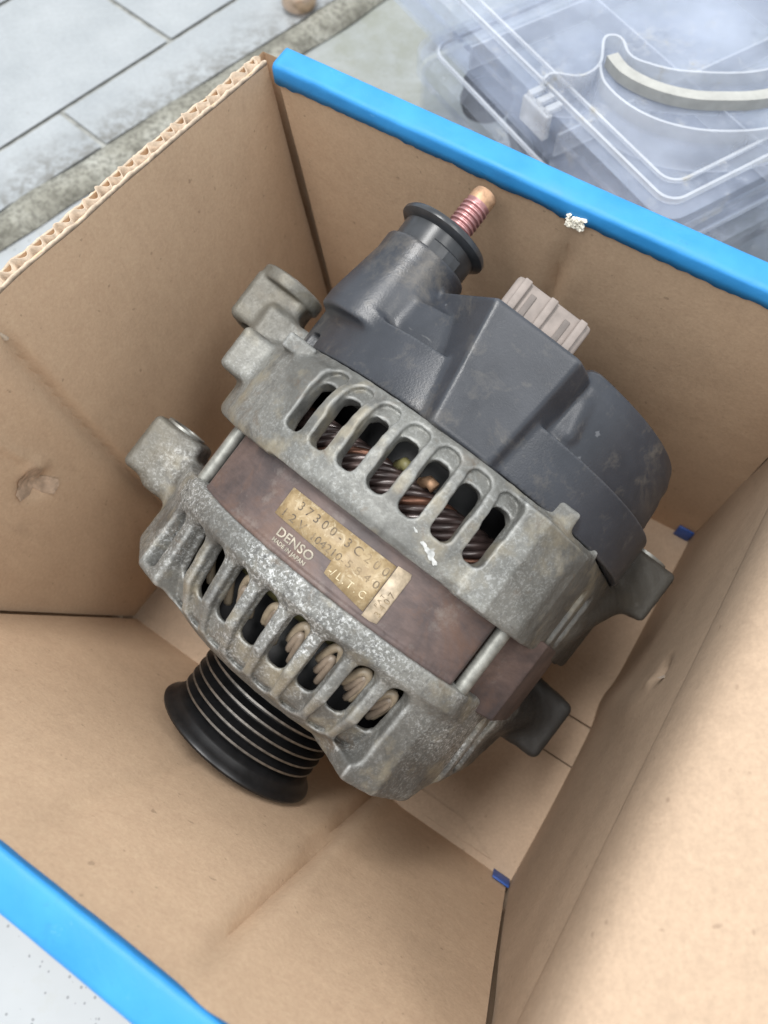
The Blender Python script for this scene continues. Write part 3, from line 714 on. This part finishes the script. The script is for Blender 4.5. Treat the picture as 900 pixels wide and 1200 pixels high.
# terminals glimpsed in the upper part of the slots
for ph, mt_ in ((-12.0, 'olive'), (-4.6, 'stud_tip')):
    p = [cylp(ph - 1.5, 25, 57), cylp(ph, 26.5, 59), cylp(ph + 2, 26, 59.5)]; tube('lead_end', p, .0016, M[mt_], st, 10)
# cream hairpin coils at the front
def loop_pts(sc_, dv, dr):
    ctrl = [(2.7, -29.0, 52.5), (2.3, -25.0, 55.5), (1.7, -21.8, 57.4), (.2, -19.9, 58.2), (-1.3, -21.2, 57.4), (-2.0, -24.0, 55.5), (-2.3, -26.5, 53.0)]
    P = [(a * sc_, dv + v_ if sc_ == 1 else dv - 22 + (v_ + 22) * .9, r_ + dr) for a, v_, r_ in ctrl]; out = []
    for i in range(len(P) - 1):
        p0, p1, p2, p3 = P[max(0, i - 1)], P[i], P[i + 1], P[min(len(P) - 1, i + 2)]
        for k in range(5):
            t = k / 5; out.append(cylp(*[.5 * (2 * b + (c - a) * t + (2 * a - 5 * b + 4 * c - d) * t * t + (3 * b - a - 3 * c + d) * t ** 3) for a, b, c, d in zip(p0, p1, p2, p3)]))
    return out
bmA = bmesh.new(); tube_bm(bmA, loop_pts(1, 0, 0), .00125, 8); bmB = bmesh.new(); tube_bm(bmB, loop_pts(.42, -2.0, -.6), .0011, 8)
cA = from_bm('coil_loop', bmA, M['coil'], st); cB = from_bm('coil_loop', bmB, M['coil2'], st)
first = True
for k in range(10):
    ang = (-53.6 + 9.35 * k) * D2R
    for src in (cA, cB):
        o = src if k == 0 else src.copy()
        if k: C.objects.link(o); o.parent = st
        o.rotation_euler = (random.uniform(-.01, .01), ang + random.uniform(-.012, .012), random.uniform(-.01, .01)); o.location = (0, random.uniform(-.0012, .0012), 0)
bmE = bmesh.new(); tube_bm(bmE, [cylp(a, -19, 50) for a in range(-70, 60, 4)], .003, 10); from_bm('coil_base', bmE, M['olive'], st)

# pulley: six V grooves between flanges
prof = [(.006, -.0745), (.0205, -.0745), (.0215, -.0725), (.0235, -.0725), (.0250, -.0742), (.0270, -.0742), (.0279, -.0738), (.0282, -.0731), (.0279, -.0724), (.0269, -.0716), (.0260, -.0706), (.0254, -.0697)]
v0 = -.0690; pk = len(prof); pch = .00330
wear_seg = set()
for g in range(6):
    y = v0 + g * pch
    prof += [(.0249, y), (.0220, y + pch * .40), (.0220, y + pch * .50), (.0249, y + pch * .80)]
    wear_seg.add(len(prof) - 1)
y = v0 + 6 * pch
prof += [(.0252, y), (.0254, y + .0006), (.0250, y + .0012), (.020, y + .0016), (.016, y + .0016), (.016, -.036)]
pl = lathe('pulley', prof, (-.0014, 0, 0), (.012, 1, 0), M['pulley'], alt, 96, ([M['wear']], lambda i: 1 if i in wear_seg else 0))
lathe('shaft_nut', [(.0001, -.080), (.0095, -.080), (.0115, -.079), (.0115, -.070), (.004, -.069)], (-.0014, 0, 0), (.012, 1, 0), M['steel'], pl, 6)

# battery terminal: cap, collar, stud
tu, tw_ = -42.5, 30.0
cp = lathe('terminal_cap', [(r_ * MM, h * MM) for r_, h in ((11.3, 70), (11.6, 79.5), (11.6, 83.6), (13.0, 84.1), (13.9, 84.9), (13.9, 85.8), (13.3, 86.6), (11.4, 86.6), (10.6, 85.8), (10.2, 80), (3, 79))],
      (tu * MM, 0, tw_ * MM), (0, 1, 0), M['cap'], alt, 56)
clip = []
for a in range(-2, 3):
    t = (22 + a * 11) * D2R; clip.append((tu + 12.0 * math.sin(t), tw_ + 12.0 * math.cos(t)))
bm = bmesh.new(); vs = []
for (x, z) in clip:
    for rr, vv in ((1.0, 72.5), (1.0, 80.5)):
        vs.append([bm.verts.new((x * MM, vv * MM, z * MM)), bm.verts.new(((tu + (x - tu) * 1.09) * MM, (vv - .7 if vv > 75 else vv + .7) * MM, (tw_ + (z - tw_) * 1.09) * MM))])
for i in range(4):
    a0, a1, b0, b1 = vs[2 * i], vs[2 * i + 1], vs[2 * i + 2], vs[2 * i + 3]
    bm.faces.new((a0[1], b0[1], b1[1], a1[1])); bm.faces.new((a0[0], b0[0], b0[1], a0[1])); bm.faces.new((a1[1], b1[1], b1[0], a1[0]))
bm.faces.new((vs[0][0], vs[0][1], vs[1][1], vs[1][0])); bm.faces.new((vs[8][0], vs[9][0], vs[9][1], vs[8][1]))
from_bm('clip_tab', bm, M['cap'], cp, False)
sp = [(.0015, .079), (.0036, .079)]
y = .080
while y < .0985: sp += [(.0040, y), (.0040, y + .00045), (.00345, y + .00085), (.00345, y + .00105)]; y += .00145
sp += [(.0037, y), (.0038, y + .0004)]
stud = lathe('terminal_stud', sp, (tu * MM, 0, tw_ * MM), (.02, 1, 0), M['stud'], alt, 32)
lathe('stud_tip', [(.0036, y), (.00375, y + .0006), (.00375, y + .0030), (.0033, y + .0042), (.0022, y + .0048), (.0001, y + .0049)], ((tu + .02) * MM, 0, tw_ * MM), (.02, 1, 0), M['stud_tip'], stud, 32)

# pinkish plug in the tower
pm = Matrix.Translation((-.0066, .0708, .0515))
cn = rbox('connector', (.0225, .0215, .0112), M['plug'], alt, .0012, pm)
for x in (-.0085, -.0005, .0085):
    rbox('connector_rib', (.0022 if x else .0075, .0195, .0018), M['plug'], cn, .0004, Matrix.Translation((-.0066 + x, .0715, .0515 + .0061)))
for x in (-.0053, .0051):
    rbox('connector_slot', (.0016, .012, .0006), M['plug_dark'], cn, .0001, Matrix.Translation((-.0066 + x, .0730, .0515 + .00575)))
# bushings in the ears
for (u_, w_, va, vb, ro, ri) in ((-75, 2, -5.5, -3.2, 6.6, 4.8), (-75.5, 1, 51, 54.9, 7.6, 5.4), (69, -9, 53, 55.5, 7.5, 4.6)):
    lathe('bushing', [(ri * MM, va * MM), (ro * MM, va * MM), (ro * MM, vb * MM), (ri * MM, vb * MM)], (u_ * MM, 0, w_ * MM), (0, 1, 0), M['steel'], alt, 32, None, True)

# type label, bent round the stator
RL = 64.02
def bent_sheet(name, poly, r, mat, parent, cell=2.0):
    """poly in (phi*R mm, v mm); grid-filled so that it follows the curve"""
    bm = bmesh.new(); vs = [bm.verts.new((x, y_, 0)) for x, y_ in poly]; bm.faces.new(vs)
    xs = [p[0] for p in poly]; x = min(xs) + cell
    while x < max(xs):
        bmesh.ops.bisect_plane(bm, geom=list(bm.verts) + list(bm.edges) + list(bm.faces), plane_co=(x, 0, 0), plane_no=(1, 0, 0)); x += cell
    for q in bm.verts:
        a = q.co.x / 64.0; q.co = V3((r * math.sin(a) * MM, q.co.y * MM, r * math.cos(a) * MM))
    for f_ in bm.faces:
        c = f_.calc_center_median(); f_.normal_update()
        if f_.normal.dot(V3((c.x, 0, c.z))) < 0: f_.normal_flip()
    me = bpy.data.meshes.new(name); bm.to_mesh(me); bm.free()
    o = link(name, me, mat, parent); m = o.modifiers.new('thickness', 'SOLIDIFY'); m.thickness = .00012; m.offset = 1
    return o
g = 64 * D2R
lab = bent_sheet('type_label', [(-28.6 * g, 5.2), (1.1 * g, 5.2), (1.1 * g, -8.2), (-10.6 * g, -6.6), (-10.9 * g, -3.2), (-28.6 * g, -2.7)], RL, M['label'], alt)
bent_sheet('label_end', [(1.3 * g, 5.6), (4.7 * g, 5.9), (5.1 * g, 4.8), (5.1 * g, -8.6), (3.6 * g, -9.0), (1.3 * g, -9.4)], RL + .02, M['label_pale'], lab)
def text(name, s, ph0, ph1, v_, size, mat, rot=0.0, v1=None, r=RL + .17, parent=lab, bold=0.0):
    cu = bpy.data.curves.new(name, 'FONT'); cu.body = s; cu.size = size; cu.offset = bold; cu.resolution_u = 3
    o = bpy.data.objects.new(name, cu); C.objects.link(o); bpy.context.view_layer.update()
    me = bpy.data.meshes.new_from_object(o.evaluated_get(bpy.context.evaluated_depsgraph_get()))
    C.objects.unlink(o); bpy.data.objects.remove(o)
    xs = [q.co.x for q in me.vertices]; x0, x1 = min(xs), max(xs); v1 = v_ if v1 is None else v1
    for q in me.vertices:
        t = (q.co.x - x0) / (x1 - x0); X = ph0 * g + t * (ph1 - ph0) * g; Y = v_ + (v1 - v_) * t + q.co.y
        if rot: X = ph0 * g - q.co.y; Y = v_ + q.co.x
        a = X / 64.0; q.co = V3((r * math.sin(a) * MM, Y * MM, r * math.cos(a) * MM))
    return link(name, me, mat, parent, False)
text('printed_number', '3 7 3 0 0 - 3 C 2 0 0', -24.5, .6, 1.6, 3.3, M['ink'])
text('printed_voltage', '1 2 V', -26.8, -20.0, -2.0, 3.0, M['ink'])
text('printed_code', '104210-', -17.6, -8.6, -2.3, 2.9, M['ink'])
text('printed_code', '5 8 4 0', -8.0, .6, -2.1, 2.8, M['ink'])
text('printed_mark', '-/ L . T . C', -9.9, -.6, -5.9, 2.7, M['ink_pale'])
text('printed_code', '3 4 0 7', 4.7, 0, -7.2, 2.4, M['ink'], rot=1)
text('printed_code', 'P A T', 3.0, 0, -5.5, 1.5, M['ink'], rot=1)
text('maker_mark', 'DENSO', -25.0, -14.6, -6.6, 3.3, M['cream_print'], parent=st, bold=.05, r=64.08)
text('maker_mark', 'MADE IN JAPAN', -25.0, -15.2, -8.4, 1.5, M['cream_print'], parent=st, bold=.05, r=64.08)
# dab of white paint on the rear bracket
bm = bmesh.new()
for (pc, vc, a_, b_) in ((2.6, 13.3, 1.3, .5), (4.4, 12.5, 1.6, .9), (-.6, 14.9, .7, .3), (6.0, 11.6, .9, .6)):
    cc = bm.verts.new(cylp(pc, vc, 69.15)); rg = []
    for k in range(20):
        t = 2 * math.pi * k / 20; s = 1 + .2 * math.sin(3 * t + pc) + .12 * math.cos(5 * t)
        rg.append(bm.verts.new(cylp(pc + a_ / 1.2 * s * math.cos(t), vc + b_ * s * math.sin(t) - .35 * a_ * math.cos(t), 68.95)))
    for k in range(20): bm.faces.new((cc, rg[k], rg[(k + 1) % 20]))
from_bm('paint_dab', bm, M['whitepaint'], alt)

# ------------------------------------------------------------------ translucent cases behind the box
def case_frame(o, x, nrm): return Matrix(((x.x, nrm.x, 0, o.x), (x.y, nrm.y, 0, o.y), (0, 0, 1, o.z), (0, 0, 0, 1)))
cx = V3((-.52, .854, 0)).normalized(); cy = V3((cx.y, -cx.x, 0))     # case edge that runs away from the box / to the right
def rr_poly(x0, y0, x1, y1, r, n_=6):
    out = []
    for (a, b, s) in ((x1 - r, y1 - r, 0), (x0 + r, y1 - r, 90), (x0 + r, y0 + r, 180), (x1 - r, y0 + r, 270)):
        for k in range(n_ + 1):
            t = (s + 90 * k / n_) * D2R; out.append((a + r * math.cos(t), b + r * math.sin(t)))
    return out
def shell(name, outline, z0, z1, th, mat, parent, floor=True, top=False):
    n_ = len(outline); cxm = sum(p[0] for p in outline) / n_; cym = sum(p[1] for p in outline) / n_
    inner = [(cxm + (x - cxm) * (1 - th / max(.02, math.hypot(x - cxm, y - cym))), cym + (y - cym) * (1 - th / max(.02, math.hypot(x - cxm, y - cym)))) for x, y in outline]
    bm = bmesh.new()
    o0 = [bm.verts.new((x, y, z0)) for x, y in outline]; o1 = [bm.verts.new((x, y, z1)) for x, y in outline]
    i0 = [bm.verts.new((x, y, z0 + th)) for x, y in inner]; i1 = [bm.verts.new((x, y, z1 - (th if top else 0))) for x, y in inner]
    for k in range(n_):
        j = (k + 1) % n_; bm.faces.new((o0[k], o0[j], o1[j], o1[k])); bm.faces.new((i0[j], i0[k], i1[k], i1[j]))
        if not top: bm.faces.new((o1[k], o1[j], i1[j], i1[k]))
        if top: bm.faces.new((o0[k], i0[k], i0[j], o0[j]))
    if not top: bm.faces.new(o0[::-1]); bm.faces.new(i0)
    else: bm.faces.new(o1); bm.faces.new(i1[::-1])
    return sharp(from_bm(name, bm, mat, parent), 40)
def curved_wall(name, pts, z0, z1, th, mat, parent):
    bm = bmesh.new(); cols = []
    P = [V3((a, b, 0)) for a, b in pts]
    for i, p in enumerate(P):
        t = (P[min(i + 1, len(P) - 1)] - P[max(i - 1, 0)]).normalized(); n_ = V3((-t.y, t.x, 0)) * th / 2
        cols.append([bm.verts.new(q) for q in (p + n_ + V3((0, 0, z0)), p - n_ + V3((0, 0, z0)), p - n_ + V3((0, 0, z1)), p + n_ + V3((0, 0, z1)))])
    for a, b in zip(cols, cols[1:]):
        for k in range(4): bm.faces.new((a[k], b[k], b[(k + 1) % 4], a[(k + 1) % 4]))
    bm.faces.new(cols[0][::-1]); bm.faces.new(cols[-1]); return sharp(from_bm(name, bm, mat, parent), 45)
def bez(ps, n_=14):
    out = []
    m = len(ps)
    for i in range(m - 1):
        p0, p1, p2, p3 = ps[max(0, i - 1)], ps[i], ps[i + 1], ps[min(m - 1, i + 2)]
        for k in range(n_):
            t = k / n_
            out.append(tuple(.5 * (2 * b + (c - a) * t + (2 * a - 5 * b + 4 * c - d) * t * t + (3 * b - a - 3 * c + d) * t ** 3) for a, b, c, d in zip(p0, p1, p2, p3)))
    out.append(ps[-1]); return out
def wl(org, x, y):   # world xy -> case frame
    d = V3((x, y, 0)) - V3((org.x, org.y, 0)); return (d.dot(cx), d.dot(cy))
up_o = V3((.1013, .2083, .0880))
upc = empty('parts_case', case_frame(up_o, cx, cy))
tag(upc, 'upper translucent plastic parts case with a curved grey handle, behind the box', 'case', 'stacked plastic cases')
shell('case_body', rr_poly(0, 0, .22, .20, .008), 0, .0125, .0014, M['frost'], upc)
ld = shell('lid', rr_poly(-.002, -.002, .222, .202, .009), .0130, .0220, .0016, M['frost'], upc, top=True)
hp = [wl(up_o, *p) for p in ((.0619, .2756), (.066, .279), (.0765, .2775), (.0847, .2845), (.0881, .2989), (.0920, .3015), (.0954, .2989), (.0972, .290), (.1030, .2850), (.118, .2800), (.146, .2800), (.172, .292))]
curved_wall('handle_recess_wall', bez(hp), .0090, .0275, .0011, M['frostedge'], ld)
hp2 = [wl(up_o, *p) for p in ((.0847, .2845), (.0856, .2730), (.094, .2600), (.1069, .2510), (.124, .2470), (.1459, .2491), (.170, .260))]
curved_wall('handle_recess_wall', bez(hp2), .0090, .0275, .0011, M['frostedge'], ld)
hs = [wl(up_o, *p) for p in ((.0905, .2905), (.0945, .2815), (.1035, .2735), (.115, .2683), (.1275, .2665), (.1480, .2680), (.172, .279))]
curved_wall('handle', bez(hs), .0225, .0270, .0050, M['handle'], upc)
for q, zt in ((.0045, .0238), (.0120, .0228)):
    ol = rr_poly(q, q, .22 - q, .20 - q, .007, 5); curved_wall('lid_rim', ol + ol[:1], .0214, zt, .0012, M['frostedge'], ld)
for (x0, y0, x1, y1) in ((.064, .002, .064, .197), (.126, .002, .126, .197), (.004, .068, .186, .068), (.004, .134, .186, .134)):
    curved_wall('divider', [(x0, y0), (x1, y1)], .0015, .0118, .0012, M['frostedge'], upc)
lt_ = rbox('latch', (.016, .0035, .011), M['frostedge'], upc, .0008, Matrix.Translation((.073, -.0036, .016)))
for q in (-.0055, 0, .0055): rbox('latch_prong', (.0030, .0075, .0028), M['frostedge'], lt_, .0006, Matrix.Translation((.073 + q, -.0005, .0222)))
low_o = V3((.0962, .2010, .0060))
loc_ = empty('parts_case', case_frame(low_o, cx, cy))
tag(loc_, 'lower cloudy plastic parts case half hidden under the upper one, black parts inside', 'case', 'stacked plastic cases')
shell('case_body', rr_poly(0, 0, .160, .21, .012), 0, .0695, .0016, M['frost2'], loc_)
shell('lid', rr_poly(-.002, -.002, .162, .212, .013), .0700, .0800, .0016, M['frost2'], loc_, top=True)
ol = rr_poly(.006, .006, .154, .204, .009, 5); curved_wall('lid_rim', ol + ol[:1], .0795, .0812, .0012, M['frostedge'], loc_)
# black rubber parts lying in the lower case, slate blue pads in the upper one
cw = loc_.matrix_world
def place(o, mtx): o.matrix_world = mtx; return o
for (x, y, z, s, rz, lb) in ((.138, .030, .048, 1.1, .3, 'black rubber boot in the lower case, nearest its far end'),
                             (.108, .029, .048, 1.35, 1.4, 'black rubber boot in the lower case, in the middle of the row'),
                             (.074, .030, .048, 1.2, 2.2, 'black rubber boot in the lower case, closest to the blue tape')):
    o = lathe('rubber_boot', [(.004, .0), (.011, .0), (.012, .004), (.009, .008), (.011, .012), (.008, .017), (.005, .022), (.003, .022), (.003, .003)], (0, 0, 0), (1, .3, .2), M['blackpart'], None, 24)
    o.matrix_world = cw @ Matrix.Translation((x, y, z + .004)) @ Matrix.Rotation(rz, 4, 'Z') @ Matrix.Scale(s, 4)
    tag(o, lb, 'rubber boot', 'rubber boots in the lower case')
# bronze ring on the tiles
rg = lathe('bronze_ring', [(.0075, 0), (.0105, 0), (.0112, .001), (.0112, .008), (.0104, .0092), (.0085, .0092), (.0075, .008)], (-.0545, .500, .003), (.05, -.05, 1), M['bronze'], None, 40, None, True)
tag(rg, 'small bronze ring lying on the tiles above the box corner', 'ring')
